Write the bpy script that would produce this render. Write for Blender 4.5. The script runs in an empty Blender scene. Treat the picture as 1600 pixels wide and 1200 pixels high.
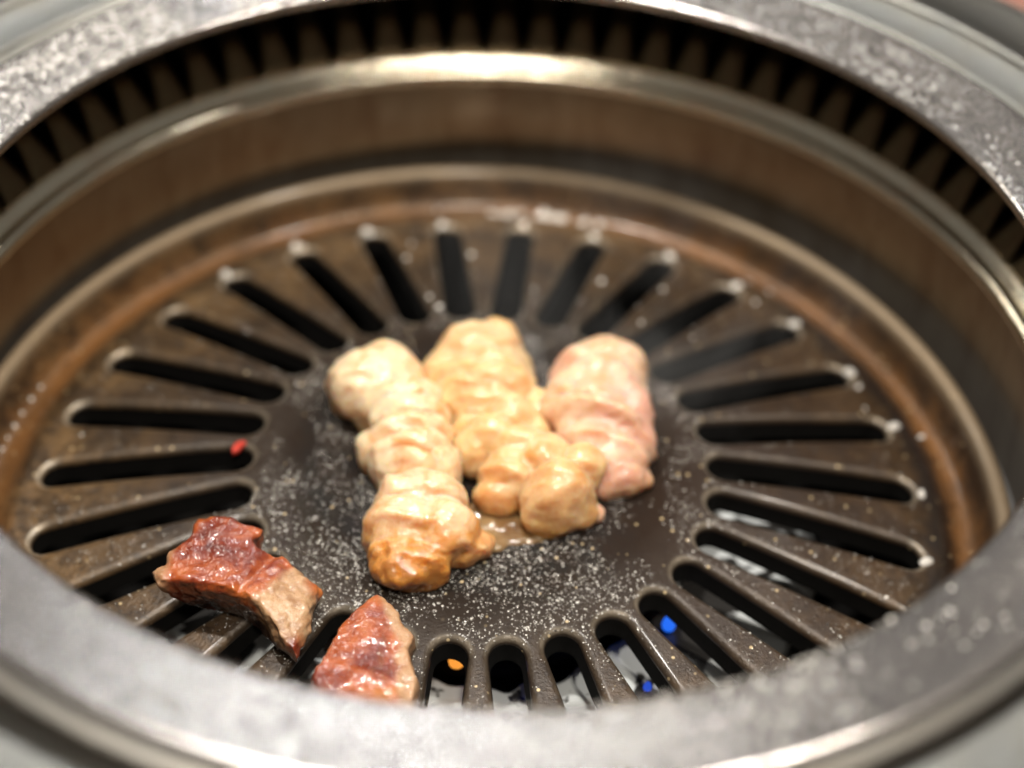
import bpy, bmesh, math, random
import numpy as np
from mathutils import Matrix, Vector, noise

U = 0.12                      # one unit = radius of the grill plate's lip, 12 cm
PI = math.pi
rng = np.random.default_rng(7)
random.seed(7)
scene = bpy.context.scene
COL = scene.collection

# ------------------------------------------------------------------ camera
cam_d = bpy.data.cameras.new('camera')
cam = bpy.data.objects.new('camera', cam_d)
COL.objects.link(cam)
cam_d.sensor_width = 36.0
cam_d.lens = 54.0
cam_d.clip_start = 0.01
cam_d.clip_end = 50.0
cam.matrix_world = (Matrix.Translation(Vector((0.053, -2.108, 2.078)) * U)
                    @ Matrix.Rotation(0.842, 4, 'X') @ Matrix.Rotation(0.044, 4, 'Z'))
cam_d.dof.use_dof = True
cam_d.dof.focus_distance = 2.58 * U
cam_d.dof.aperture_fstop = 5.0
cam_d.dof.aperture_blades = 0
scene.camera = cam

# ------------------------------------------------------------------ world: dim warm restaurant room
world = bpy.data.worlds.new('World')
scene.world = world
world.use_nodes = True
bg = world.node_tree.nodes['Background']
bg.inputs[0].default_value = (1.0, 0.93, 0.84, 1)
bg.inputs[1].default_value = 0.14

# ------------------------------------------------------------------ ceiling lamps and one added fill
def lamp(name, loc, size, power, col, target=(0, 0, 0)):
    d = bpy.data.lights.new(name, 'AREA')
    d.shape = 'DISK'
    d.size = size
    d.energy = power
    d.color = col
    o = bpy.data.objects.new(name, d)
    COL.objects.link(o)
    o.location = loc
    o.rotation_euler = (Vector(target) - Vector(loc)).to_track_quat('-Z', 'Y').to_euler()
    return o
lamp('ceiling_spot_left', (-0.22, 0.16, 1.24), 0.06, 11.5, (1.0, 0.95, 0.88))
lamp('ceiling_spot_right', (0.42, 0.02, 1.22), 0.06, 8.0, (1.0, 0.93, 0.83))
lamp('ceiling_lamp_front', (0.10, -0.60, 1.30), 0.18, 11.0, (1.0, 0.92, 0.80))
lamp('ceiling_lamp_back', (-0.10, 1.35, 1.10), 0.10, 2.0, (0.95, 0.98, 1.0))
lamp('ceiling_lamp_back_left', (-0.95, 1.05, 0.98), 0.26, 2.6, (1.0, 0.95, 0.85))
lamp('added_fill_back_right', (0.75, 1.15, 1.10), 0.14, 1.3, (1.0, 0.93, 0.84))  # unseen lamp added to brighten the near-right of the steel ring
lamp('ceiling_lamp_far', (0.25, 1.3, 1.75), 0.14, 0.9, (1.0, 0.97, 0.93))

scene.view_settings.view_transform = 'Standard'
scene.view_settings.look = 'None'
scene.view_settings.gamma = 1.0
scene.view_settings.exposure = 0.0
scene.cycles.use_denoising = True
scene.cycles.max_bounces = 8
scene.cycles.volume_step_rate = 4.0
scene.cycles.volume_bounces = 0
scene.cycles.sample_clamp_indirect = 6.0

# ------------------------------------------------------------------ helpers
def tag(o, label=None, cat=None, group=None, kind=None):
    if label: o['label'] = label
    if cat: o['category'] = cat
    if group: o['group'] = group
    if kind: o['kind'] = kind
    return o
def mesh_obj(name, me, mat, parent=None, smooth=True):
    o = bpy.data.objects.new(name, me)
    COL.objects.link(o)
    if mat is not None and not me.materials:
        me.materials.append(mat)
    if smooth:
        me.polygons.foreach_set('use_smooth', [True] * len(me.polygons))
    if parent is not None:
        o.parent = parent
    return o
def from_data(name, v, f):
    me = bpy.data.meshes.new(name)
    me.from_pydata([tuple(map(float, p)) for p in v], [], [tuple(map(int, q)) for q in f])
    me.update()
    return me
def empty(name, loc=(0, 0, 0)):
    o = bpy.data.objects.new(name, None)
    COL.objects.link(o)
    o.location = loc
    o.empty_display_size = 0.02
    return o
def lathe_mesh(name, prof, n=240, closed=False, centre=(0, 0)):
    """prof: list of (r, z) in units."""
    v, f = [], []
    m = len(prof)
    for i in range(n):
        a = 2 * PI * i / n
        for r, z in prof:
            v.append(((centre[0] + r * math.cos(a)) * U, (centre[1] + r * math.sin(a)) * U, z * U))
    for i in range(n):
        j = (i + 1) % n
        for k in range(m if closed else m - 1):
            l = (k + 1) % m
            f.append((i * m + k, j * m + k, j * m + l, i * m + l))
    me = from_data(name, v, f)
    bm = bmesh.new(); bm.from_mesh(me)
    bmesh.ops.recalc_face_normals(bm, faces=bm.faces)
    bm.to_mesh(me); bm.free()
    return me
def arc(cx, cz, r, a0, a1, n):
    return [(cx + r * math.cos(math.radians(a0 + (a1 - a0) * i / n)),
             cz + r * math.sin(math.radians(a0 + (a1 - a0) * i / n))) for i in range(n + 1)]
def sstep(a, b, x):
    t = min(1.0, max(0.0, (x - a) / (b - a)))
    return t * t * (3 - 2 * t)

# ------------------------------------------------------------------ material helpers
class NT:
    def __init__(self, name):
        self.m = bpy.data.materials.new(name)
        self.m.use_nodes = True
        self.t = self.m.node_tree
        self.b = self.t.nodes['Principled BSDF']
    def n(self, typ, **kw):
        o = self.t.nodes.new(typ)
        for k, v in kw.items():
            if k.startswith('_'):
                setattr(o, k[1:], v)
            else:
                o.inputs[k.replace('__', ' ')].default_value = v
        return o
    def l(self, a, b):
        self.t.links.new(a, b)
    def coord(self, scale=(1, 1, 1)):
        c = self.n('ShaderNodeTexCoord')
        mp = self.n('ShaderNodeMapping')
        mp.inputs['Scale'].default_value = scale
        self.l(c.outputs['Object'], mp.inputs[0])
        return mp.outputs[0]
    def noise(self, vec, scale, detail=4, rough=.55, dist=0):
        o = self.n('ShaderNodeTexNoise', Scale=scale, Detail=detail, Roughness=rough, Distortion=dist)
        self.l(vec, o.inputs['Vector'])
        return o.outputs[0]
    def ramp(self, fac, stops, interp='LINEAR'):
        o = self.n('ShaderNodeValToRGB')
        o.color_ramp.interpolation = interp
        e = o.color_ramp.elements
        while len(e) < len(stops): e.new(0.5)
        for k, (p, c) in enumerate(stops):
            e[k].position = p
            e[k].color = (c, c, c, 1) if isinstance(c, (int, float)) else (*c, 1)
        self.l(fac, o.inputs[0])
        return o.outputs[0]
    def mix(self, fac, a, b, typ='MIX'):
        o = self.n('ShaderNodeMix', _data_type='RGBA', _blend_type=typ)
        for s, val in ((0, fac), (6, a), (7, b)):
            if isinstance(val, (int, float)): o.inputs[s].default_value = val
            elif isinstance(val, tuple): o.inputs[s].default_value = (*val, 1)
            else: self.l(val, o.inputs[s])
        return o.outputs[2]
    def math(self, op, a, b=None, c=None):
        o = self.n('ShaderNodeMath', _operation=op)
        for k, v in enumerate((a, b, c)):
            if v is None: continue
            if isinstance(v, (int, float)): o.inputs[k].default_value = v
            else: self.l(v, o.inputs[k])
        return o.outputs[0]
    def radius(self):
        c = self.n('ShaderNodeTexCoord')
        s = self.n('ShaderNodeSeparateXYZ')
        self.l(c.outputs['Object'], s.inputs[0])
        r = self.math('SQRT', self.math('ADD', self.math('MULTIPLY', s.outputs[0], s.outputs[0]),
                                        self.math('MULTIPLY', s.outputs[1], s.outputs[1])))
        return self.math('DIVIDE', r, U), s
    def bump(self, h, strength, dist, normal=None):
        o = self.n('ShaderNodeBump', Strength=strength, Distance=dist)
        self.l(h, o.inputs['Height'])
        if normal is not None: self.l(normal, o.inputs['Normal'])
        return o.outputs[0]
    def set(self, **kw):
        for k, v in kw.items():
            s = self.b.inputs[k.replace('__', ' ')]
            if isinstance(v, (int, float)): s.default_value = v
            elif isinstance(v, tuple): s.default_value = (*v, 1) if len(v) == 3 and s.type == 'RGBA' else v
            else: self.l(v, s)

def mat_plate():
    k = NT('seasoned_grill_coating')
    r, sep = k.radius()
    v = k.coord()
    big = k.noise(v, 28, 5, .6)
    mid = k.noise(v, 140, 6, .65)
    fine = k.noise(v, 1500, 3, .6)
    # bare centre is grey-black, bars bronze brown, gutter stained with orange grease
    base = k.ramp(r, [(0.0, (.012, .011, .0105)), (.32, (.014, .012, .011)), (.58, (.065, .040, .022)), (.84, (.165, .098, .043)), (1.0, (.17, .098, .043))])
    grime = k.noise(v, 70, 8, .72, .3)
    base = k.mix(k.ramp(grime, [(.44, 0.0), (.60, .8)]), base, (.022, .014, .009))
    base = k.mix(k.ramp(k.noise(v, 420, 5, .7), [(.50, 0.0), (.64, .7)]), base, (.018, .011, .008))
    base = k.mix(k.ramp(k.math('ADD', k.math('DIVIDE', sep.outputs[0], U), big), [(.65, 0.0), (1.15, .62)]), base, (.030, .017, .011))
    rw = k.math('ADD', r, k.math('MULTIPLY', k.math('SUBTRACT', mid, .5), .05))
    ring = k.ramp(rw, [(.885, 0.0), (.918, 1.0), (.945, .8), (.972, 0.0)])
    stain = k.math('MULTIPLY', ring, k.ramp(big, [(.30, .2), (.62, .85)]))
    base = k.mix(stain, base, (.34, .15, .045))
    # burnt black patches, mostly along the right of the gutter
    side = k.ramp(k.math('ADD', k.math('DIVIDE', sep.outputs[0], U), k.math('MULTIPLY', k.math('SUBTRACT', big, .5), .7)), [(.55, 0.0), (.80, 1.0)])
    burn = k.math('MULTIPLY', k.math('MULTIPLY', side, k.ramp(rw, [(.850, 0.0), (.885, 1.0), (.905, 1.0), (.935, 0.0)])), .9)
    base = k.mix(burn, base, (.012, .008, .007))
    base = k.mix(k.ramp(r, [(.974, 0.0), (.984, 1.0)]), base, (.34, .255, .165))
    # gold flecks of the coating
    vo = k.n('ShaderNodeTexVoronoi', Scale=900); k.l(v, vo.inputs['Vector'])
    fl = k.ramp(vo.outputs['Color'], [(.86, 0.0), (.90, 1.0)])
    fl = k.math('MULTIPLY', fl, k.ramp(vo.outputs['Distance'], [(.25, 1.0), (.4, 0.0)]))
    base = k.mix(k.math('MULTIPLY', fl, .75), base, (.75, .58, .33))
    rough = k.math('ADD', k.ramp(mid, [(.3, .26), (.7, .42)]), k.ramp(r, [(.38, .14), (.50, 0.0)]))
    nb = k.bump(fine, .5, .0005)
    nb = k.bump(mid, .25, .0012, nb)
    # pale metal painted on slot edges to strengthen their highlight dots
    ed = k.n('ShaderNodeAttribute', _attribute_name='edge')
    edge_glint = k.math('MULTIPLY', ed.outputs['Fac'], k.ramp(mid, [(.30, 1.0), (.66, .35)]))
    base = k.mix(edge_glint, base, (.70, .60, .46))
    met = k.math('MAXIMUM', k.ramp(r, [(.36, .0), (.54, .18)]), edge_glint)
    rough = k.math('SUBTRACT', rough, k.math('MULTIPLY', edge_glint, .20))
    k.set(Base__Color=base, Metallic=met, Roughness=rough, Normal=nb, Specular__IOR__Level=k.ramp(r, [(.36, .05), (.54, .5)]), Coat__Weight=k.ramp(r, [(.36, .02), (.54, .35)]), Coat__Roughness=.14)
    return k.m
def mat_steel(name, col, rough, dirt=(.25, .17, .12), dirt_amt=.25, metallic=1.0, brushed=0.25, scale=60, aniso=0.0, runs=0.0):
    k = NT(name)
    v = k.coord()
    r, sep = k.radius()
    n1 = k.noise(v, scale, 6, .7)
    n2 = k.noise(v, 700, 4, .6)
    ang = k.math('ARCTAN2', sep.outputs[1], sep.outputs[0])
    # lathe-turned brushing: fine rings about the axis, broken along the turn
    cb = k.n('ShaderNodeCombineXYZ'); k.l(k.math('MULTIPLY', r, 1.0), cb.inputs[0]); k.l(k.math('DIVIDE', sep.outputs[2], U), cb.inputs[1]); k.l(k.math('MULTIPLY', ang, .012), cb.inputs[2])
    br = k.noise(cb.outputs[0], 420, 3, .75)
    base = k.mix(k.ramp(n1, [(.45, 0.0), (.80, dirt_amt)]), col, dirt)
    base = k.mix(k.ramp(br, [(.40, .22), (.60, 0.0)]), base, tuple(c * .6 for c in col))
    if runs:      # grease runs and heat streaks down the wall
        c2 = k.n('ShaderNodeCombineXYZ'); k.l(k.math('MULTIPLY', ang, 14.0), c2.inputs[0]); k.l(k.math('MULTIPLY', k.math('DIVIDE', sep.outputs[2], U), 3.0), c2.inputs[1])
        base = k.mix(k.ramp(k.noise(c2.outputs[0], 1.2, 5, .65, .5), [(.48, 0.0), (.70, runs)]), base, dirt)
        spk = k.n('ShaderNodeTexVoronoi', Scale=420); k.l(v, spk.inputs['Vector'])
        base = k.mix(k.math('MULTIPLY', k.ramp(spk.outputs['Color'], [(.93, 0.0), (.95, 1.0)]), k.ramp(spk.outputs['Distance'], [(.2, .8), (.35, 0.0)])), base, (.06, .025, .012))
    ro = k.math('ADD', k.math('MULTIPLY', k.math('SUBTRACT', n1, .5), .10), rough)
    nb = k.bump(br, brushed, .0003)
    nb = k.bump(n2, .06, .0003, nb)
    k.set(Base__Color=base, Metallic=metallic, Roughness=ro, Normal=nb)
    if aniso:
        tg = k.n('ShaderNodeTangent', _direction_type='RADIAL', _axis='Z')
        k.l(tg.outputs[0], k.b.inputs['Tangent'])
        k.set(Anisotropic=aniso)
    return k.m
def mat_plain(name, col, rough=.5, metallic=0.0, noise_amt=.4, scale=200, **kw):
    k = NT(name)
    v = k.coord()
    n1 = k.noise(v, scale, 4, .6)
    base = k.mix(k.ramp(n1, [(.35, 0.0), (.7, noise_amt)]), col, tuple(c * .4 for c in col))
    k.set(Base__Color=base, Roughness=rough, Metallic=metallic, Normal=k.bump(n1, .2, .0006), **kw)
    return k.m
def mat_oil():
    # fat spatter: pale colour painted as glints on some specks, others dark
    k = NT('oil_with_glints')
    v = k.coord()
    n1 = k.noise(v, 3200, 1, .5)
    col = k.ramp(n1, [(.44, (.025, .022, .02)), (.54, (.22, .20, .17)), (.64, (.92, .89, .82))])
    k.set(Base__Color=col, Roughness=.14, IOR=1.8, Coat__Weight=1.0, Coat__Roughness=.06, Coat__IOR=1.8)
    return k.m
def mat_intestine(name, pale, sauce, pink, pink_amt, seed):
    k = NT(name)
    v = k.coord()
    at = k.n('ShaderNodeAttribute', _attribute_name='sauce')
    n1 = k.noise(v, 125, 4, .6, .8)
    n2 = k.noise(v, 420, 4, .6)
    f = k.math('ADD', k.ramp(n1, [(.43, 0.0), (.66, .8)]), at.outputs['Fac'])
    base = k.mix(f, pale, sauce)
    base = k.mix(k.ramp(k.noise(v, 60, 3), [(.42, 0.0), (.62, pink_amt)]), base, pink)
    base = k.mix(k.ramp(k.math('MULTIPLY', n2, k.math('ADD', at.outputs['Fac'], .55)), [(.62, 0.0), (.80, .5)]), base, (.28, .10, .025))
    nb = k.bump(n2, .22, .0012)
    nb = k.bump(k.noise(v, 130, 3), .3, .002, nb)
    vo = k.n('ShaderNodeTexVoronoi', _feature='SMOOTH_F1', Scale=330); k.l(v, vo.inputs['Vector'])
    wet = k.ramp(at.outputs['Fac'], [(.35, 0.0), (.75, 1.0)])
    nb = k.bump(k.math('MULTIPLY', vo.outputs['Distance'], wet), .7, .0022, nb)
    k.set(Base__Color=base, Roughness=.42, Normal=nb, Coat__Weight=k.math('ADD', k.math('MULTIPLY', wet, .5), .5), Coat__Roughness=k.math('SUBTRACT', .11, k.math('MULTIPLY', wet, .08)), Coat__Normal=nb,
          Subsurface__Weight=1.0, Subsurface__Radius=(.007, .0035, .0015), Subsurface__Scale=.65)
    return k.m
def mat_meat():
    k = NT('glazed_grilled_meat')
    v = k.coord()
    at = k.n('ShaderNodeAttribute', _attribute_name='cut')
    ch = k.n('ShaderNodeAttribute', _attribute_name='char')
    n0 = k.noise(v, 110, 4, .6, .4)
    n1 = k.noise(v, 380, 5, .6)
    n2 = k.noise(v, 1300, 3, .6)
    glaze = k.ramp(n0, [(.28, (.090, .010, .006)), (.43, (.22, .032, .010)), (.57, (.42, .095, .020)), (.72, (.54, .18, .045))])
    pale = k.ramp(n1, [(.32, (.33, .17, .08)), (.55, (.52, .32, .175)), (.75, (.60, .40, .25))])
    base = k.mix(at.outputs['Fac'], glaze, pale)
    base = k.mix(k.ramp(n1, [(.70, 0.0), (.76, .8)]), base, (.035, .010, .008))
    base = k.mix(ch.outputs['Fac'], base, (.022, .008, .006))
    nb = k.bump(n2, .25, .0006)
    nb = k.bump(n1, .25, .0012, nb)
    cn = k.bump(k.noise(v, 900, 2, .5), .35, .0008)
    co = k.math('SUBTRACT', 1.0, k.math('MULTIPLY', at.outputs['Fac'], .7))
    k.set(Base__Color=base, Roughness=.34, Normal=nb, Coat__Weight=co, Coat__Roughness=.07, Coat__IOR=1.7, Coat__Normal=cn,
          Subsurface__Weight=.25, Subsurface__Radius=(.003, .001, .0006), Subsurface__Scale=.5)
    return k.m

M = {}
M['plate'] = mat_plate()
M['sleeve'] = mat_steel('heat_stained_steel', (.38, .31, .225), .32, (.17, .10, .055), .5, scale=40, brushed=.2, runs=.55)
M['bevel'] = mat_steel('polished_bevel_steel', (.86, .80, .64), .17, (.62, .36, .22), .5, scale=90)
M['fin'] = mat_steel('bronzed_exhaust_steel', (.17, .128, .072), .42, (.13, .045, .025), .6, scale=70)
M['top_ring'] = mat_steel('brushed_steel', (.63, .59, .56), .18, (.50, .42, .39), .22, brushed=.22, scale=25, aniso=.4)
M['trim'] = mat_steel('worn_trim_steel', (.44, .44, .41), .30, (.34, .28, .20), .45, brushed=.22, aniso=.5)
M['soot'] = mat_plain('sooty_black_steel', (.008, .0075, .007), .8, Specular__IOR__Level=.08)
def mat_pale_gloss():
    k = NT('pale_patchy_gloss')
    v = k.coord()
    g = k.ramp(k.noise(v, 75, 3, .5, .8), [(.51, 0.0), (.54, 1.0)])
    k.set(Base__Color=k.mix(g, (.66, .69, .69), (.03, .028, .026)), Roughness=.25)
    return k.m
M['pale_gloss'] = mat_pale_gloss()
M['burner'] = mat_plain('blackened_cast_iron', (.02, .019, .018), .5, .6)
M['oil'] = mat_oil()
M['char'] = mat_plain('black_char', (.010, .008, .007), .3)
M['meat'] = mat_meat()

# ------------------------------------------------------------------ table (setting)
def build_table():
    k = NT('reddish_table_laminate')
    v = k.coord((1, 6, 1))
    n1 = k.noise(v, 14, 5, .6, .8)
    k.set(Base__Color=k.ramp(n1, [(.3, (.20, .085, .06)), (.7, (.33, .16, .12))]), Roughness=.32, Coat__Weight=.3)
    me = lathe_mesh('table_top', [(1.46, .40), (1.46, .498), (1.5, .505), (2.4, .505), (6.0, .505), (6.0, .40)], 160)
    o = mesh_obj('table_top', me, k.m)
    tag(o, kind='structure', label='reddish brown table top around the built-in grill')
build_table()

# ------------------------------------------------------------------ outer trim ring, set into the table
o = mesh_obj('trim_ring', lathe_mesh('trim_ring', [(1.07, .440), (1.07, .452), (1.150, .452), (1.150, .492)] + arc(1.162, .492, .012, 180, 90, 4) +
     [(1.236, .506), (1.246, .512)] + arc(1.262, .512, .016, 180, 20, 7) + [(1.285, .510), (1.40, .514)] + arc(1.44, .505, .012, 90, 0, 4) + [(1.452, .44)], 300), M['trim'])
tag(o, 'fixed steel trim ring set into the table around the lift-off ring', 'trim ring')

# ------------------------------------------------------------------ lift-off top ring
RC = (.018, .0)
prof = (arc(.961, .482, .013, 270, 100, 8) + [(.975, .499), (1.02, .505), (1.06, .511)] + arc(1.088, .500, .018, 100, 15, 6) +
        [(1.112, .49), (1.125, .46), (1.118, .459), (1.10, .482), (1.02, .482), (.968, .470)])
o = mesh_obj('top_ring', lathe_mesh('top_ring', prof, 360, True), M['top_ring'])
o.location = (RC[0] * U, RC[1] * U, .012 * U)
tag(o, 'wide brushed steel ring spattered with oil around the grill opening', 'grill ring')
TOP_RING = o

# ------------------------------------------------------------------ exhaust housing with tapered slits
housing = empty('exhaust_housing', (0, 0, -.1 * U))
tag(housing, 'bronzed exhaust collar with tapered black slits under the steel ring', 'exhaust collar')
def child(o, par):
    o.parent = par
    o.matrix_parent_inverse = Matrix.Translation(-par.location)
    return o
child(mesh_obj('shell', lathe_mesh('shell', [(1.055, -.12), (1.36, -.12), (1.36, .42)], 160), M['soot']), housing)
child(mesh_obj('collar', lathe_mesh('collar', [(1.028, .240), (1.032, .248), (1.046, .261), (1.050, .267), (1.047, .273)], 304), M['bevel']), housing)
def fin_mesh():
    n = 76
    half = PI / n
    path = [(1.048, .264, .985), (1.056, .276, .90), (1.065, .289, .80), (1.074, .302, .70), (1.083, .315, .60), (1.092, .328, .53), (1.105, .342, .48), (1.130, .354, .46), (1.168, .364, .44), (1.22, .372, .42)]
    v, f = [], []
    for r, z, w in path:
        for s in np.linspace(-1, 1, 5):
            a = s * half * w
            v.append((r * math.cos(a) * U, r * math.sin(a) * U, z * U))
    m = len(path)
    top = len(v)
    for i in range(m):                       # back side, 1.2 mm behind
        for j in range(5):
            x, y, z = v[i * 5 + j]
            v.append((x + .0012, y, z - .0004))
    for i in range(m - 1):
        for j in range(4):
            a, b, c, d = i * 5 + j, i * 5 + j + 1, (i + 1) * 5 + j + 1, (i + 1) * 5 + j
            f.append((a, b, c, d)); f.append((top + d, top + c, top + b, top + a))
        f.append((i * 5, (i + 1) * 5, top + (i + 1) * 5, top + i * 5))
        f.append((i * 5 + 4, top + i * 5 + 4, top + (i + 1) * 5 + 4, (i + 1) * 5 + 4))
    return from_data('fin', v, f)
fm = fin_mesh()
for i in range(76):
    o = mesh_obj('fin', fm, M['fin'], None, i == 0)
    o.rotation_euler.z = 2 * PI * (i + .25) / 76
    child(o, housing)

# ------------------------------------------------------------------ inner steel sleeve (wall around the plate)
housing.location += Vector((.02 * U, .02 * U, 0))
prof = [(1.040, -.10), (1.032, .06), (1.014, .20), (1.010, .232), (1.018, .236), (1.024, .20), (1.042, .06), (1.050, -.10)]
o = mesh_obj('inner_sleeve', lathe_mesh('inner_sleeve', prof, 360, True), M['sleeve'])
o.location = (.02 * U, .02 * U, 0)
tag(o, 'brown heat-stained steel sleeve wall standing around the slotted plate', 'sleeve')
mesh_obj('rolled_rim', lathe_mesh('rolled_rim', arc(1.021, .228, .020, 0, 345, 15), 360, True), M['bevel'], o)

# ------------------------------------------------------------------ the slotted grill plate
NS, SLOT0 = 30, math.radians(2.0)
S0, S1, HW, RHO, DEPTH = .470, .820, .0320, .0145, .052
RIN, ROUT = .402, .880
def ztop(r):
    if r < .40: return .010 - .010 * (r / .40) ** 2
    if r < .86:
        t = (r - .40) / .46
        return -.068 * (t * t * .35 + t * .65)
    return -.068
def slot_dist(x, y):
    """distance (units) from the nearest slot hole edge, negative inside."""
    a = math.atan2(y, x) - SLOT0
    p = 2 * PI / NS
    a -= p * round(a / p)
    r = math.hypot(x, y)
    s, t = r * math.cos(a), r * math.sin(a)
    q = min(max(s, S0), S1)
    return math.hypot(s - q, t) - HW
def plate_mesh():
    ns_, nc = 26, 12
    base = []                                # (local s, t, boundary r, boundary theta)
    half = PI / NS
    for i in range(ns_):
        q = i / ns_
        base.append(('R', S0 + (S1 - S0) * q, RIN + (ROUT - RIN) * (.06 + .88 * q)))
    for i in range(nc):
        base.append(('O', i / nc, None))
    for i in range(ns_):
        q = 1 - i / ns_
        base.append(('L', S0 + (S1 - S0) * q, RIN + (ROUT - RIN) * (.06 + .88 * q)))
    for i in range(nc):
        base.append(('I', i / nc, None))
    def stad(kind, q, off):
        w = HW + off
        if kind == 'R': return q, w
        if kind == 'L': return q, -w
        if kind == 'O':
            a = PI / 2 - q * PI
            return S1 + w * math.cos(a), w * math.sin(a)
        a = -PI / 2 - q * PI
        return S0 + w * math.cos(a), w * math.sin(a)
    def bound(kind, q, br):
        if kind in 'RL':
            th = half if kind == 'R' else -half
            return br * math.cos(th), br * math.sin(th)
        # end arcs, with the short radial runs to the corners folded in
        if kind == 'O':
            e = RIN + (ROUT - RIN) * .94
            if q < 1 / nc * 1.01: rr, th = e + (ROUT - e) * q * nc, half
            elif q > 1 - 1 / nc * 1.01: rr, th = ROUT, -half
            else: rr, th = ROUT, half * (1 - 2 * (q * nc - 1) / (nc - 2))
            if q == 0: rr, th = e, half
            return rr * math.cos(th), rr * math.sin(th)
        e = RIN + (ROUT - RIN) * .06
        if q == 0: rr, th = e, -half
        elif q > 1 - 1 / nc * 1.01: rr, th = RIN, half
        else: rr, th = RIN, -half * (1 - 2 * (q * nc - 1) / (nc - 2))
        return rr * math.cos(th), rr * math.sin(th)
    offs = [(-.004, -DEPTH), (-.003, -.040), (0.0, -.026)] + [(RHO * (1 - math.cos(PI / 2 * k / 6)), None) for k in range(7)]
    loops = []
    for off, zz in offs:
        L = []
        for kind, q, br in base:
            s, t = stad(kind, q, off)
            r = math.hypot(s, t)
            if zz is None:
                z = ztop(r) - (RHO - math.sqrt(max(0, RHO ** 2 - (RHO - off) ** 2)))
            else:
                z = ztop(r) + zz
            L.append((s, t, z))
        loops.append(L)
    last = loops[-1]
    for w in (.3, .62, 1.0):
        L = []
        for (kind, q, br), (s, t, _) in zip(base, last):
            bs, bt = bound(kind, q, br)
            s2, t2 = s + (bs - s) * w, t + (bt - t) * w
            L.append((s2, t2, ztop(math.hypot(s2, t2))))
        loops.append(L)
    n = len(base)
    v, f = [], []
    for k in range(NS):
        a = SLOT0 + 2 * PI * k / NS
        ca, sa = math.cos(a), math.sin(a)
        o0 = len(v)
        for L in loops:
            for s, t, z in L:
                v.append(((s * ca - t * sa) * U, (s * sa + t * ca) * U, z * U))
        for i in range(len(loops) - 1):
            for j in range(n):
                j2 = (j + 1) % n
                f.append((o0 + i * n + j, o0 + i * n + j2, o0 + (i + 1) * n + j2, o0 + (i + 1) * n + j))
    # centre disc and outer gutter: rings that reuse the sector-edge angles
    angs = []
    for k in range(NS):
        a = SLOT0 + 2 * PI * k / NS
        for j in range(nc - 2):
            angs.append(a + half * (-1 + 2 * j / (nc - 2)))
    def ring(r, z):
        o0 = len(v)
        for a in angs: v.append((r * math.cos(a) * U, r * math.sin(a) * U, z * U))
        return o0
    def skin(a, b):
        m = len(angs)
        for j in range(m):
            j2 = (j + 1) % m
            f.append((a + j, a + j2, b + j2, b + j))
    prev = ring(RIN, ztop(RIN))
    for r in (.385, .36, .33, .29, .24, .18, .12, .06, .02):
        cur = ring(r, ztop(r)); skin(cur, prev); prev = cur
    c = len(v); v.append((0, 0, ztop(0) * U))
    for j in range(len(angs)): f.append((c, prev + j, prev + (j + 1) % len(angs)))
    prev = ring(ROUT, ztop(ROUT))
    gut = [(.893, -.069), (.903, -.073), (.913, -.080), (.926, -.086), (.942, -.087), (.955, -.080), (.964, -.066), (.970, -.045), (.975, -.022), (.980, -.009), (.987, -.002), (.995, .0005),
           (1.003, -.001), (1.010, -.006), (1.014, -.016), (1.016, -.05), (1.012, -.10)]
    for r, z in gut:
        cur = ring(r, z); skin(prev, cur); prev = cur
    me = from_data('grill_plate', v, f)
    bm = bmesh.new(); bm.from_mesh(me)
    bmesh.ops.remove_doubles(bm, verts=bm.verts, dist=1e-5)
    bmesh.ops.recalc_face_normals(bm, faces=bm.faces)
    for q in bm.faces:
        c = q.calc_center_median() / U
        if math.hypot(c.x, c.y) < .88 and c.z < ztop(math.hypot(c.x, c.y)) - .017: q.material_index = 1
    bm.to_mesh(me); bm.free()
    return me
PLATE = mesh_obj('grill_plate', plate_mesh(), M['plate'])
PLATE.data.materials.append(M['soot'])
ev = []
for q in PLATE.data.vertices:
    x, y, z = q.co / U
    r_ = math.hypot(x, y)
    d_ = slot_dist(x, y)
    cap = .07 + .55 * sstep(S1 - .005, S1 + .02, r_) + .25 * (1 - sstep(S0 - .02, S0, r_))
    ev.append(cap * sstep(.0005, .003, d_) * (1 - sstep(.006, .0125, d_)) if z > ztop(r_) - .0142 and r_ < .88 else 0.0)
at_ = PLATE.data.attributes.new('edge', 'FLOAT', 'POINT'); at_.data.foreach_set('value', ev)
tag(PLATE, 'round bronze-black cast grill plate with radial slots and greasy gutter', 'grill plate')

def plate_z(x, y):
    r = math.hypot(x, y)
    d = slot_dist(x, y)
    z = ztop(r)
    if d < RHO: z -= RHO - math.sqrt(max(0, RHO ** 2 - (RHO - max(d, 0)) ** 2))
    return z

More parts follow.
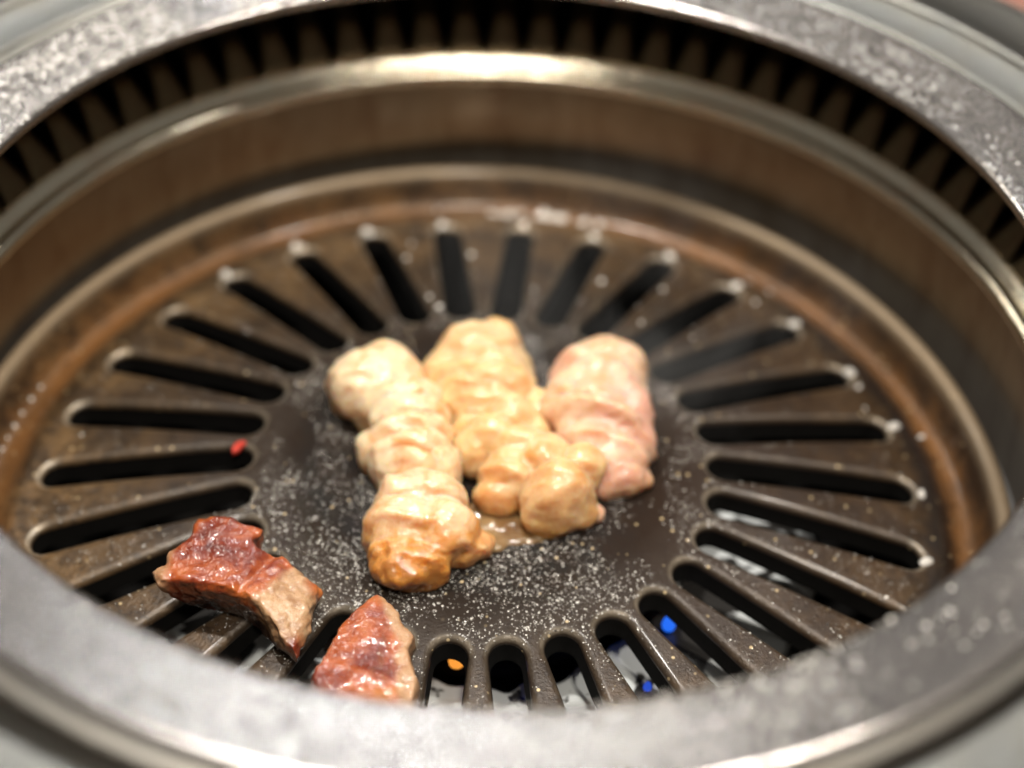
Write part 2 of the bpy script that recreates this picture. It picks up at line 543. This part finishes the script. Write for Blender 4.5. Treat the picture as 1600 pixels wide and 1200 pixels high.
# ------------------------------------------------------------------ droplets (uncountable spatter), real little domes
def domes(name, pts, mat, parent, flat=.42):
    seg = 7
    th = np.linspace(0, 2 * PI, seg, endpoint=False)
    tpl = [(0, 0, 1.0)] + [(.62 * math.cos(a), .62 * math.sin(a), .74) for a in th] + [(math.cos(a), math.sin(a), -.12) for a in th]
    tf = [(0, 1 + j, 1 + (j + 1) % seg) for j in range(seg)] + [(1 + j, 1 + seg + j, 1 + seg + (j + 1) % seg, 1 + (j + 1) % seg) for j in range(seg)]
    tpl = np.array(tpl)
    V, F = [], []
    for i, (x, y, z, r) in enumerate(pts):
        sq = rng.uniform(.75, 1.3); a = rng.uniform(0, PI)
        c, s = math.cos(a), math.sin(a)
        q = tpl * np.array([r * sq, r / sq, r * flat * rng.uniform(.7, 1.3)])
        V.append(np.c_[q[:, 0] * c - q[:, 1] * s + x, q[:, 0] * s + q[:, 1] * c + y, q[:, 2] + z])
        o = i * len(tpl)
        F.extend([tuple(k + o for k in t) for t in tf])
    me = from_data(name, np.concatenate(V) * U, F)
    o = mesh_obj(name, me, mat)
    o['kind'] = 'stuff'
    o.parent = parent
    return o
pts = []
while len(pts) < 27000:
    r = abs(rng.normal(0, .40)) if rng.random() < .5 else .86 * math.sqrt(rng.random()); a = rng.uniform(-PI, PI)
    if r > .90: continue
    x, y = r * math.cos(a), r * math.sin(a)
    d = noise.noise(Vector((x * 4.5, y * 4.5, 3.1))) + .8 * noise.noise(Vector((x * 15, y * 15, 1.7)))
    dens = (.40 + 1.0 * d) * (1 - .80 * sstep(.40, .58, r + .10 * noise.noise(Vector((x * 9, y * 9, 8)))))
    if y < -.1 and r > .4: dens += .30 * (.5 + noise.noise(Vector((x * 7, y * 7, 5))))
    if math.hypot(x + .30, y + .28) < .22: dens += .35
    if rng.random() > dens: continue
    if slot_dist(x, y) < .004: continue
    rad = .0008 + .0017 * rng.random() ** 2.5 + (.003 * rng.random() if rng.random() < .03 else 0)
    pts.append((x, y, plate_z(x, y) - .0002, rad))
domes('oil_droplets', pts, M['oil'], PLATE)
beads = []
for _ in range(22):                                   # pale fat beads added for the highlight row in the far gutter
    a = math.radians(rng.normal(82, 7)); r = rng.normal(.932, .006)
    beads.append((r * math.cos(a), r * math.sin(a), -.086, rng.uniform(.008, .013)))
for k_ in range(7):
    a = math.radians(166 + 2.2 * k_ + rng.uniform(-.5, .5)); r = .955
    beads.append((r * math.cos(a), r * math.sin(a), -.082, rng.uniform(.004, .007)))
for k_ in range(-2, 12):                              # pale beads added at far slot ends in place of edge highlights
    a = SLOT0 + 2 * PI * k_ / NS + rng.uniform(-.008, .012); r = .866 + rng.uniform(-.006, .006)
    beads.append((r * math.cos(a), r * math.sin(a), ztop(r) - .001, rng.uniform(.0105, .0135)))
for _ in range(40):
    a = rng.uniform(-.6, 2.4); r = rng.uniform(.46, .95)
    x, y = r * math.cos(a), r * math.sin(a)
    if slot_dist(x, y) < .012: continue
    beads.append((x, y, plate_z(x, y) if r < .88 else -.075, rng.uniform(.003, .008)))
kb = NT('glint_pale_fat'); kb.set(Base__Color=(.86, .82, .76), Roughness=.2, IOR=1.6, Coat__Weight=1.0, Coat__Roughness=.05, Coat__IOR=1.7)  # pale colour stands in for bright glints on fat beads and spatter
domes('fat_glint_beads', beads, kb.m, PLATE, .8)
pts = []
for _ in range(260):
    a = rng.uniform(0, 2 * PI); r = math.sqrt(rng.uniform(.2, .93))
    x, y = r * math.cos(a), r * math.sin(a)
    if slot_dist(x, y) < .006: continue
    pts.append((x, y, plate_z(x, y) if r < .88 else -.07, .0015 + .004 * rng.random() ** 3))
domes('char_specks', pts, M['char'], PLATE, .8)
def ring_z(r):
    return float(np.interp(r, [.945, .975, 1.02, 1.06, 1.088, 1.10], [.4945, .499, .505, .511, .5175, .515]))
pts = []
while len(pts) < 8500:
    a = rng.uniform(-PI, PI); r = rng.uniform(.953, 1.085)
    x, y = r * math.cos(a), r * math.sin(a)
    w = .25
    ad = math.degrees(a)
    if 100 < ad < 178: w = 1.6                      # thickest at the far left
    elif 30 < ad <= 100: w = .5
    elif -88 < ad < -62: w = .75
    elif -62 <= ad < -40: w = .18
    elif -180 <= ad < -95: w = .03
    w *= .7 + .9 * noise.noise(Vector((x * 4, y * 4, 9.0))) + .4 * noise.noise(Vector((x * 15, y * 15, 2.0)))
    if rng.random() > w: continue
    rad = .0013 + .0030 * rng.random() ** 2.5 + (.0022 if ad > 100 else 0) * rng.random()
    pts.append((x, y, ring_z(r) - .0003, rad))
domes('oil_spatter', [p for i, p in enumerate(pts) if i % 3], M['oil'], TOP_RING)
domes('fat_glint_spatter', pts[::3], kb.m, TOP_RING)

# ------------------------------------------------------------------ below the plate: fire bowl, pale ring, burner, flames
o = mesh_obj('fire_bowl', lathe_mesh('fire_bowl', [(.0, -.60), (.5, -.60), (.80, -.56), (.95, -.42), (1.0, -.13)], 120), M['soot'])
tag(o, 'sooty black fire bowl under the slotted plate', 'fire bowl')
def pale_ring():  # wavy pale ring segment below the slots, open on the far side
    n, v, f = 150, [], []
    for i in range(n + 1):
        a = math.radians(-163 + 172 * i / n)
        w = noise.noise(Vector((math.cos(a) * 3, math.sin(a) * 3, .3))) * .035 + noise.noise(Vector((math.cos(a) * 9, math.sin(a) * 9, 4))) * .022
        r0, r1 = .405 + w, .66 + w * .7
        for r, z in ((r0, -.20), (r0, -.164), (r0 + .012, -.154), (.5 * (r0 + r1), -.150), (r1 - .012, -.154), (r1, -.164), (r1, -.20)):
            v.append((r * math.cos(a) * U, r * math.sin(a) * U, z * U))
    for i in range(n):
        for k in range(7):
            l = (k + 1) % 7
            f.append((i * 7 + k, (i + 1) * 7 + k, (i + 1) * 7 + l, i * 7 + l))
    f.append(tuple(range(7))); f.append(tuple(n * 7 + k for k in reversed(range(7))))
    return from_data('pale_segment', v, f)
o = mesh_obj('pale_segment', pale_ring(), M['pale_gloss'])
tag(o, 'pale wavy ring segment glimpsed through the slots above the burner', 'heat deflector')
hr = o
burner = mesh_obj('gas_burner', lathe_mesh('gas_burner', [(.24, -.58), (.24, -.24), (.25, -.225), (.335, -.225), (.345, -.24), (.345, -.58)], 120), M['burner'])
tag(burner, 'blackened ring burner at the bottom of the fire bowl', 'burner')
def flame(x, y, z, w, h, col, strength, label):
    k = NT('burning_gas')
    k.set(Base__Color=(0, 0, 0), Emission__Color=col, Emission__Strength=strength, Roughness=1.0)
    prof = [(0.0, 0.0), (.55, .06), (.92, .20), (1.0, .36), (.86, .56), (.55, .78), (.22, .93), (0.0, 1.0)]
    n, v, f = 14, [], []
    m = len(prof)
    for i in range(n):
        a = 2 * PI * i / n
        for r, t in prof: v.append((r * w * math.cos(a) * U, r * w * math.sin(a) * U, t * h * U))
    for i in range(n):
        j = (i + 1) % n
        for q in range(m - 1): f.append((i * m + q, j * m + q, j * m + q + 1, i * m + q + 1))
    o = mesh_obj('gas_flame', from_data('gas_flame', v, f), k.m)
    o.location = (x * U, y * U, z * U)
    tag(o, label, 'flame', 'gas flames under the plate')
    return o
def pol(r, deg): return r * math.cos(math.radians(deg)), r * math.sin(math.radians(deg))
BLUE, BLUE2 = (.02, .16, .95), (.03, .10, .7)
flame(*pol(.395, -93.5), -.134, .015, .040, (1.0, .36, .05), 1.0, 'orange flame tip in the slot right of the glazed meat wedge')
flame(*pol(.390, -91.6), -.134, .009, .045, (.12, .30, 1.0), 1.2, 'blue edge of flame beside the orange flame tip')
flame(*pol(.377, -51.2), -.130, .010, .034, BLUE, .9, 'small blue flame at the inner end of a front slot')
flame(*pol(.457, -37.7), -.148, .013, .045, BLUE, 1.0, 'largest bright blue flame in a slot at the lower right')
flame(*pol(.377, -78.2), -.128, .007, .025, BLUE2, .8, 'tiny blue flame in the second slot right of the glazed meat')
flame(*pol(.525, -52.7), -.150, .008, .026, BLUE2, .8, 'dim blue flame low in a slot near the steel ring')

# ------------------------------------------------------------------ food
def ellipsoids_mesh(els, voxel, smooth_it, z0):
    bm = bmesh.new()
    for x, y, z, rx, ry, rz, ang in els:
        mtx = (Matrix.Translation((x / 1000, y / 1000, z / 1000 + z0)) @ Matrix.Rotation(math.radians(ang), 4, 'Z')
               @ Matrix.Diagonal((rx / 1000, ry / 1000, rz / 1000, 1)))
        bmesh.ops.create_icosphere(bm, subdivisions=3, radius=1.0, matrix=mtx)
    me = bpy.data.meshes.new('tmp'); bm.to_mesh(me); bm.free()
    return remesh(me, voxel, smooth_it)
def remesh(me, voxel, smooth_it):
    o = bpy.data.objects.new('tmp', me); COL.objects.link(o)
    md = o.modifiers.new('r', 'REMESH'); md.mode = 'VOXEL'; md.voxel_size = voxel
    if smooth_it:
        sm = o.modifiers.new('s', 'SMOOTH'); sm.iterations = smooth_it; sm.factor = .5
    dg = bpy.context.evaluated_depsgraph_get()
    out = bpy.data.meshes.new_from_object(o.evaluated_get(dg))
    bpy.data.objects.remove(o); bpy.data.meshes.remove(me)
    return out
def displace(me, layers):
    n = len(me.vertices)
    nr = np.empty(n * 3); me.vertices.foreach_get('normal', nr); nr = nr.reshape(-1, 3)
    co = np.empty(n * 3); me.vertices.foreach_get('co', co); co = co.reshape(-1, 3)
    d = np.zeros(n)
    for freq, amp, mode, off in layers:
        for i in range(n):
            p = Vector(co[i]) * freq + Vector((off, off * .7, -off))
            s = noise.noise(p)
            d[i] += amp * (s if mode == 'n' else (1 - 2 * abs(s)) if mode == 'r' else abs(s) * 2 - .5)
    co2 = co + nr * d[:, None]
    me.vertices.foreach_set('co', co2.ravel()); me.update()
    return co2
def set_attr(me, name, vals):
    a = me.attributes.new(name, 'FLOAT', 'POINT')
    a.data.foreach_set('value', np.asarray(vals, dtype=np.float32))

H1 = [(-25.3, 16.1, 6.1, 10.3, 9.3, 7.7, 0), (-26.8, 15.5, 6.5, 9.4, 8.2, 8.2, 0), (-23.3, 19.6, 6.5, 7.3, 6.1, 8.2, 0), (-32.2, 15.8, 4.2, 4.9, 5.4, 5.3, 0), (-18.3, 8.1, 6.5, 9.2, 4.6, 8.2, 12), (-16.7, 2.5, 6.5, 9.4, 3.9, 8.2, 10), (-23.0, 6.8, 5.4, 5.9, 5.2, 6.7, 0), (-15.5, -3.1, 6.5, 10.4, 3.5, 8.2, 6), (-24.1, -4.8, 4.2, 3.5, 3.5, 5.3, 0), (-14.4, -8.6, 6.5, 10.0, 3.1, 8.2, 4), (-15.4, -13.2, 5.8, 8.5, 3.1, 7.2, -4), (-8.4, -11.7, 5.4, 4.6, 4.2, 6.7, 0), (-18.2, -10.3, 5.4, 5.4, 4.2, 6.7, 0), (-12.6, -22.0, 6.5, 10.3, 4.8, 8.2, 0), (-14.2, -28.9, 5.8, 9.3, 6.6, 7.2, 0), (-7.3, -29.4, 5.8, 7.5, 6.5, 7.2, 0), (-13.7, -35.4, 3.8, 9.0, 6.8, 4.8, 0), (-17.5, -31.0, 3.8, 5.8, 6.0, 4.8, 0), (-3.1, -30.1, 2.7, 5.8, 5.1, 3.4, 0), (1.0, -29.3, 1.5, 3.0, 3.3, 1.9, 0), (-12.2, -37.5, 2.3, 6.8, 3.9, 2.9, 0)]
H2 = [(-1.0, 19.8, 6.5, 11.3, 14.2, 8.2, 0), (-2.6, 0.7, 4.6, 4.4, 6.0, 5.8, 0), (-2.4, 26.5, 6.9, 9.6, 7.6, 8.6, 0), (-9.0, 21.1, 5.8, 5.5, 5.5, 7.2, 0), (2.2, 28.5, 6.9, 5.3, 6.3, 8.6, 0), (0.6, 18.8, 6.9, 10.3, 4.8, 8.6, 10), (2.0, 13.2, 6.9, 9.6, 4.7, 8.6, 8), (-4.7, 12.3, 6.1, 6.6, 5.3, 7.7, 0), (6.5, 14.9, 6.1, 5.1, 6.3, 7.7, 0), (0.7, 8.3, 6.1, 8.0, 4.0, 7.7, 0), (6.8, 3.2, 6.5, 6.2, 5.1, 8.2, 0), (2.6, -2.6, 6.1, 7.3, 5.0, 7.7, -10), (-1.6, -4.2, 5.0, 4.4, 4.9, 6.2, 0), (8.8, -5.9, 6.1, 7.5, 5.2, 7.7, 0), (7.3, -12.2, 5.4, 7.4, 5.6, 6.7, 0), (14.4, -9.5, 6.5, 6.3, 5.1, 8.2, 0), (17.6, -17.8, 6.5, 7.6, 6.0, 8.2, 20), (22.3, -10.6, 6.1, 4.9, 4.8, 7.7, 0), (16.3, -21.3, 4.6, 5.9, 3.8, 5.8, 0), (4.6, -15.4, 3.8, 5.1, 3.6, 4.8, 0), (21.0, -19.3, 3.8, 4.2, 3.5, 4.8, 0), (12.4, 10.3, 4.6, 3.6, 4.6, 5.8, 0), (11.6, 1.7, 4.6, 3.5, 4.5, 5.8, 0)]
H3 = [(26.8, 11.1, 6.5, 10.8, 18.3, 8.2, 0), (28.4, 18.4, 6.9, 9.4, 9.6, 8.6, 0), (28.0, 23.2, 6.9, 8.0, 7.8, 8.6, 0), (33.1, 23.4, 6.1, 4.6, 6.8, 7.7, 0), (22.3, 20.3, 6.5, 6.1, 6.4, 8.2, 0), (21.6, 13.6, 6.5, 7.2, 5.3, 8.2, 0), (30.5, 14.2, 7.3, 7.2, 7.2, 9.1, 0), (26.7, 7.7, 6.9, 9.8, 4.6, 8.6, -12), (18.6, 8.4, 5.8, 6.0, 4.6, 7.2, 0), (34.2, 7.9, 6.1, 4.5, 7.0, 7.7, 0), (28.2, 1.1, 6.1, 9.1, 4.5, 7.7, -16), (34.8, 0.6, 5.0, 4.4, 4.7, 6.2, 0), (29.6, -4.3, 5.0, 7.3, 4.4, 6.2, 0), (23.9, 0.3, 4.6, 5.9, 4.1, 5.8, 0), (31.8, -8.0, 3.5, 4.9, 3.1, 4.3, 0), (36.7, -6.6, 1.5, 1.6, 1.7, 1.9, 0), (25.1, 3.1, 7.7, 12.3, 2.2, 9.6, -14), (18.5, 10.1, 6.9, 3.0, 4.0, 8.6, 0), (29.7, -9.8, 2.3, 3.7, 2.0, 2.9, 0), (25.4, -17.8, 1.5, 2.0, 1.2, 1.9, 0)]
C1 = [(-59.2, -31.3), (-56.2, -30.5), (-53.0, -30.9), (-48.7, -33.0), (-44.3, -33.7), (-44.8, -35.9), (-46.3, -37.1), (-44.3, -39.1), (-38.9, -40.2), (-34.1, -44.5), (-30.6, -46.2), (-32.3, -51.6), (-31.7, -55.9), (-33.4, -60.7), (-33.7, -63.1), (-37.0, -60.4), (-40.0, -56.3), (-43.8, -53.2), (-47.1, -51.4), (-52.7, -50.5), (-57.2, -49.1), (-61.4, -48.8), (-64.0, -49.0), (-66.6, -45.2), (-63.7, -43.8), (-64.0, -40.5), (-60.3, -36.8)]
C2 = [(-18.9, -50.6), (-22.2, -54.7), (-25.6, -58.6), (-26.7, -63.8), (-28.1, -68.6), (-29.6, -70.7), (-29.5, -73.1), (-27.7, -78.0), (-19.6, -81.3), (-9.2, -79.7), (-8.5, -71.9), (-10.4, -68.1), (-11.5, -64.1), (-10.1, -61.1), (-12.8, -58.4), (-14.8, -54.7)]


def intestine(name, els, label, mat, sauce_fn, seed):
    me = ellipsoids_mesh(els, .00075, 8, .0008)
    # wrinkles run across each piece
    n_ = len(me.vertices)
    nr = np.empty(n_ * 3); me.vertices.foreach_get('normal', nr); nr = nr.reshape(-1, 3)
    co = np.empty(n_ * 3); me.vertices.foreach_get('co', co); co = co.reshape(-1, 3)
    for i in range(n_):
        x, y, z = co[i]
        wv = noise.noise(Vector((x * 70 + seed, (y + .25 * x) * 230, z * 90)))
        wv2 = noise.noise(Vector((x * 160, (y - .2 * x) * 480 + seed, z * 220)))
        co[i] += nr[i] * (.0010 * (1 - 2.2 * abs(wv)) + .00045 * (1 - 2 * abs(wv2)))
    me.vertices.foreach_set('co', co.ravel()); me.update()
    co = displace(me, [(120, .0008, 'n', seed), (900, .00016, 'n', seed + 5)])
    set_attr(me, 'sauce', [sauce_fn(*c) for c in co])
    me.materials.clear()
    o = mesh_obj(name, me, mat)
    tag(o, label, 'offal', 'pale offal pieces grilling in the middle of the plate')
    return o
def low(z): return .55 * (1 - sstep(.001, .007, z))
PALE = (.84, .66, .44)
intestine('offal_piece', H1, 'long wrinkled cream offal piece with bubbling sauce at its near end',
          mat_intestine('offal_cream', PALE, (.66, .28, .055), (.82, .54, .36), .3, 1),
          lambda x, y, z: low(z) + 1.0 * (1 - sstep(-.040, -.024, y)) * (.5 + .5 * (1 - sstep(.006, .013, z))), 2.0)
intestine('offal_piece', H2, 'golden cream offal piece bending to the right, in the middle of three',
          mat_intestine('offal_gold', (.80, .57, .30), (.66, .29, .055), (.80, .56, .38), .3, 2),
          lambda x, y, z: low(z) + .35 * (1 - sstep(-.022, -.008, y)), 11.0)
intestine('offal_piece', H3, 'pinkish pale offal piece with a diagonal fold, rightmost of three',
          mat_intestine('offal_pink', (.80, .57, .39), (.62, .33, .13), (.76, .40, .32), .75, 3),
          lambda x, y, z: low(z) + .3 * (1 - sstep(-.014, -.004, y)), 23.0)

def prism(poly, z0, z1, grow=0.0):
    bm = bmesh.new()
    c = np.mean(np.array(poly), axis=0)
    def P(p, k): return ((c[0] + (p[0] - c[0]) * k) / 1000, (c[1] + (p[1] - c[1]) * k) / 1000)
    rings = [(z0, .45), (z0 + .35 * (z1 - z0), .70), (z0 + .70 * (z1 - z0), .97), (z0 + .86 * (z1 - z0), 1.0), (z1, .93)]
    vs = []
    for z, k in rings:
        vs.append([bm.verts.new((*P(p, k), z)) for p in poly])
    n = len(poly)
    for a, b in zip(vs[:-1], vs[1:]):
        for i in range(n):
            bm.faces.new((a[i], a[(i + 1) % n], b[(i + 1) % n], b[i]))
    bm.faces.new(vs[-1]); bm.faces.new(list(reversed(vs[0])))
    bmesh.ops.triangulate(bm, faces=bm.faces)
    bmesh.ops.recalc_face_normals(bm, faces=bm.faces)
    me = bpy.data.meshes.new('tmp'); bm.to_mesh(me); bm.free()
    return me
def meat_piece(name, poly, z0, z1, label, cut_fn, seed, dome=None):
    me = remesh(prism(poly, z0, z1), .00042, 7)
    n = len(me.vertices)
    co = np.empty(n * 3); me.vertices.foreach_get('co', co); co = co.reshape(-1, 3)
    if dome is not None:
        for i in range(n): co[i, 2] += dome(co[i, 0] * 1000, co[i, 1] * 1000, (co[i, 2] - z0) / (z1 - z0)) / 1000
        me.vertices.foreach_set('co', co.ravel()); me.update()
    co = displace(me, [(110, .0008, 'n', seed), (300, .00035, 'n', seed + 2), (650, .00030, 'n', seed + 4), (1250, .00014, 'n', seed + 6)])
    nr = np.empty(n * 3); me.vertices.foreach_get('normal', nr); nr = nr.reshape(-1, 3)
    set_attr(me, 'cut', [cut_fn(c[0] * 1000, c[1] * 1000, c[2] * 1000, nn) for c, nn in zip(co, nr)])
    cv = []
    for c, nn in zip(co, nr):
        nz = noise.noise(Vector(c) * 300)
        a1 = (1 - sstep(z0 + .004, z0 + .0088 + .002 * nz, c[2])) * .95  # char low on the wall, also painting in the shade underneath
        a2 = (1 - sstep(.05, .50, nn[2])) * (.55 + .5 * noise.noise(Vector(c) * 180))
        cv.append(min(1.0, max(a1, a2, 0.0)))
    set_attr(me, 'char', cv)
    me.materials.clear()
    o = mesh_obj(name, me, M['meat'])
    return tag(o, label, 'meat', 'browned glazed meat pieces')
def cut1(x, y, z, n):
    # pale flesh on the right-hand end beyond the seam
    ax, ay, bx, by = -37.7, -41.4, -43.6, -52.1
    d = ((x - ax) * (by - ay) - (y - ay) * (bx - ax)) / math.hypot(bx - ax, by - ay)
    w = noise.noise(Vector((x, y, z)) * .25) * 1.5
    t = sstep(-.4, 1.6, -d + w) if CUTSIGN > 0 else sstep(-.4, 1.6, d + w)
    tip = max(0, 1 - math.hypot(x + 34, y + 62) / 4.5) + max(0, 1 - math.hypot(x + 31, y + 46) / 4.0)
    nub = .8 * sstep(-61, -63.5, x) 
    return max(min(1, t - 1.6 * tip), nub)
CUTSIGN = 1
def dome1(x, y, t):
    # a folded strip: ridge through the middle, right end droops over the slot
    d = 1.4 * math.exp(-((x + 50) / 9) ** 2) * t
    d -= max(0, (x + 40)) * .28
    d -= max(0, -(y + 52)) * .25
    seam = abs((x + 41.2) * .87 - (y + 40.4) * .47) if True else 9
    return d - 1.0 * math.exp(-(((x + 44) * .88 - (y + 45.5) * .48) / 1.0) ** 2) * t
P1 = meat_piece('grilled_meat', C1, -.0026, .0095, 'ragged mahogany-glazed meat strip with pale torn right end across the slots', cut1, 5.0, dome1)
def cut2(x, y, z, n):
    e = float(np.interp(y, [-80, -62, -50], [-10.5, -12.6, -18.2]))
    w = noise.noise(Vector((x, y, z)) * .3) * 1.3
    return max(.9 * sstep(-2.6, -.6, x - e + w), .35 * sstep(.2, .6, n[0]))
def dome2(x, y, t):
    return t * (1.6 * math.exp(-((x + 20) / 8) ** 2)) - .05 * max(0, y + 60)
P2 = meat_piece('grilled_meat', C2, -.003, .0105, 'pointed reddish-brown glazed meat wedge half hidden by the steel ring', cut2, 14.0, dome2)

# sauce puddle between the offal pieces
def puddle(name, blobs, label):
    k = NT('amber_sauce')
    v = k.coord()
    k.set(Base__Color=k.ramp(k.noise(v, 160, 4), [(.35, (.20, .10, .035)), (.65, (.42, .27, .12))]), Roughness=.15, Coat__Weight=.8, Coat__Roughness=.05,
          Transmission__Weight=.35, Normal=k.bump(k.noise(v, 500, 3), .35, .001))
    me = ellipsoids_mesh(blobs, .0006, 4, 0)
    displace(me, [(260, .0006, 'n', 7.7), (700, .00035, 'n', 4.1)])
    me.materials.clear()
    return tag(mesh_obj(name, me, k.m), label, 'sauce')
puddle('sauce_puddle', [(5, -20, .6, 7, 4, 1.0, 0), (10, -24, .5, 6, 3.5, .9, 15), (1, -17, .6, 4, 3.5, 1.0, 0), (3, -26, .5, 4.5, 3.5, .9, 0)],
       'shallow amber sauce puddle between the two near offal ends')
# chilli flake
bm = bmesh.new()
pts = [(-1.6, -3.0, 0), (.2, -2.2, .3), (1.0, -.6, .8), (2.4, .9, 1.0), (1.2, 2.2, .6), (-.2, 1.4, .9), (-1.4, .8, .4), (-2.0, -1.2, .2)]
t = [bm.verts.new((x / 1400, y / 1400, z / 1400 + .0010)) for x, y, z in pts]
b = [bm.verts.new((x / 1400, y / 1400, z / 1400 + .0002)) for x, y, z in pts]
bm.faces.new(t); bm.faces.new(list(reversed(b)))
for i in range(8): bm.faces.new((b[i], b[(i + 1) % 8], t[(i + 1) % 8], t[i]))
bmesh.ops.triangulate(bm, faces=bm.faces)
me = bpy.data.meshes.new('chilli_flake'); bm.to_mesh(me); bm.free()
o = mesh_obj('chilli_flake', me, mat_plain('red_chilli', (.55, .045, .025), .35, 0, .4, 600), None, False)
o.location = (-56.4 / 1000, 1.8 / 1000, plate_z(-.47, .015) * U + .0004)
tag(o, 'small red chilli flake at the inner end of a left slot', 'chilli flake')

# ------------------------------------------------------------------ smoke drifting over the right and far side of the plate
def smoke():
    m = bpy.data.materials.new('thin_smoke'); m.use_nodes = True
    t = m.node_tree; t.nodes.remove(t.nodes['Principled BSDF'])
    pv = t.nodes.new('ShaderNodeVolumePrincipled')
    pv.inputs['Color'].default_value = (.92, .92, .92, 1)
    tc = t.nodes.new('ShaderNodeTexCoord'); mp = t.nodes.new('ShaderNodeMapping')
    mp.inputs['Scale'].default_value = (1.6, 1.6, .6)
    nz = t.nodes.new('ShaderNodeTexNoise'); nz.inputs['Scale'].default_value = 18; nz.inputs['Detail'].default_value = 3; nz.inputs['Distortion'].default_value = 1.2
    rp = t.nodes.new('ShaderNodeValToRGB'); rp.color_ramp.elements[0].position = .46; rp.color_ramp.elements[1].position = .72
    mu = t.nodes.new('ShaderNodeMath'); mu.operation = 'MULTIPLY'; mu.inputs[1].default_value = SMOKE
    t.links.new(tc.outputs['Object'], mp.inputs[0]); t.links.new(mp.outputs[0], nz.inputs['Vector']); t.links.new(nz.outputs[0], rp.inputs[0])
    # fade towards the edge of the cloud
    ln = t.nodes.new('ShaderNodeVectorMath'); ln.operation = 'LENGTH'
    sc = t.nodes.new('ShaderNodeMapping'); sc.inputs['Scale'].default_value = (1 / .062, 1 / .055, 1 / .030)
    t.links.new(tc.outputs['Object'], sc.inputs[0]); t.links.new(sc.outputs[0], ln.inputs[0])
    fd = t.nodes.new('ShaderNodeMapRange'); fd.inputs[1].default_value = 1.0; fd.inputs[2].default_value = .35
    t.links.new(ln.outputs['Value'], fd.inputs[0])
    m2 = t.nodes.new('ShaderNodeMath'); m2.operation = 'MULTIPLY'
    t.links.new(rp.outputs[0], mu.inputs[0]); t.links.new(mu.outputs[0], m2.inputs[0]); t.links.new(fd.outputs[0], m2.inputs[1])
    t.links.new(m2.outputs[0], pv.inputs['Density'])
    t.links.new(pv.outputs[0], t.nodes['Material Output'].inputs['Volume'])
    bm = bmesh.new()
    bmesh.ops.create_icosphere(bm, subdivisions=3, radius=1.0, matrix=Matrix.Diagonal((.062, .055, .030, 1)))
    me = bpy.data.meshes.new('smoke'); bm.to_mesh(me); bm.free()
    o = mesh_obj('smoke', me, m)
    o.location = (.030, .022, .034)
    tag(o, 'thin grey cooking smoke over the middle and far right of the plate', 'smoke', None, 'stuff')
SMOKE = 5.0
smoke()
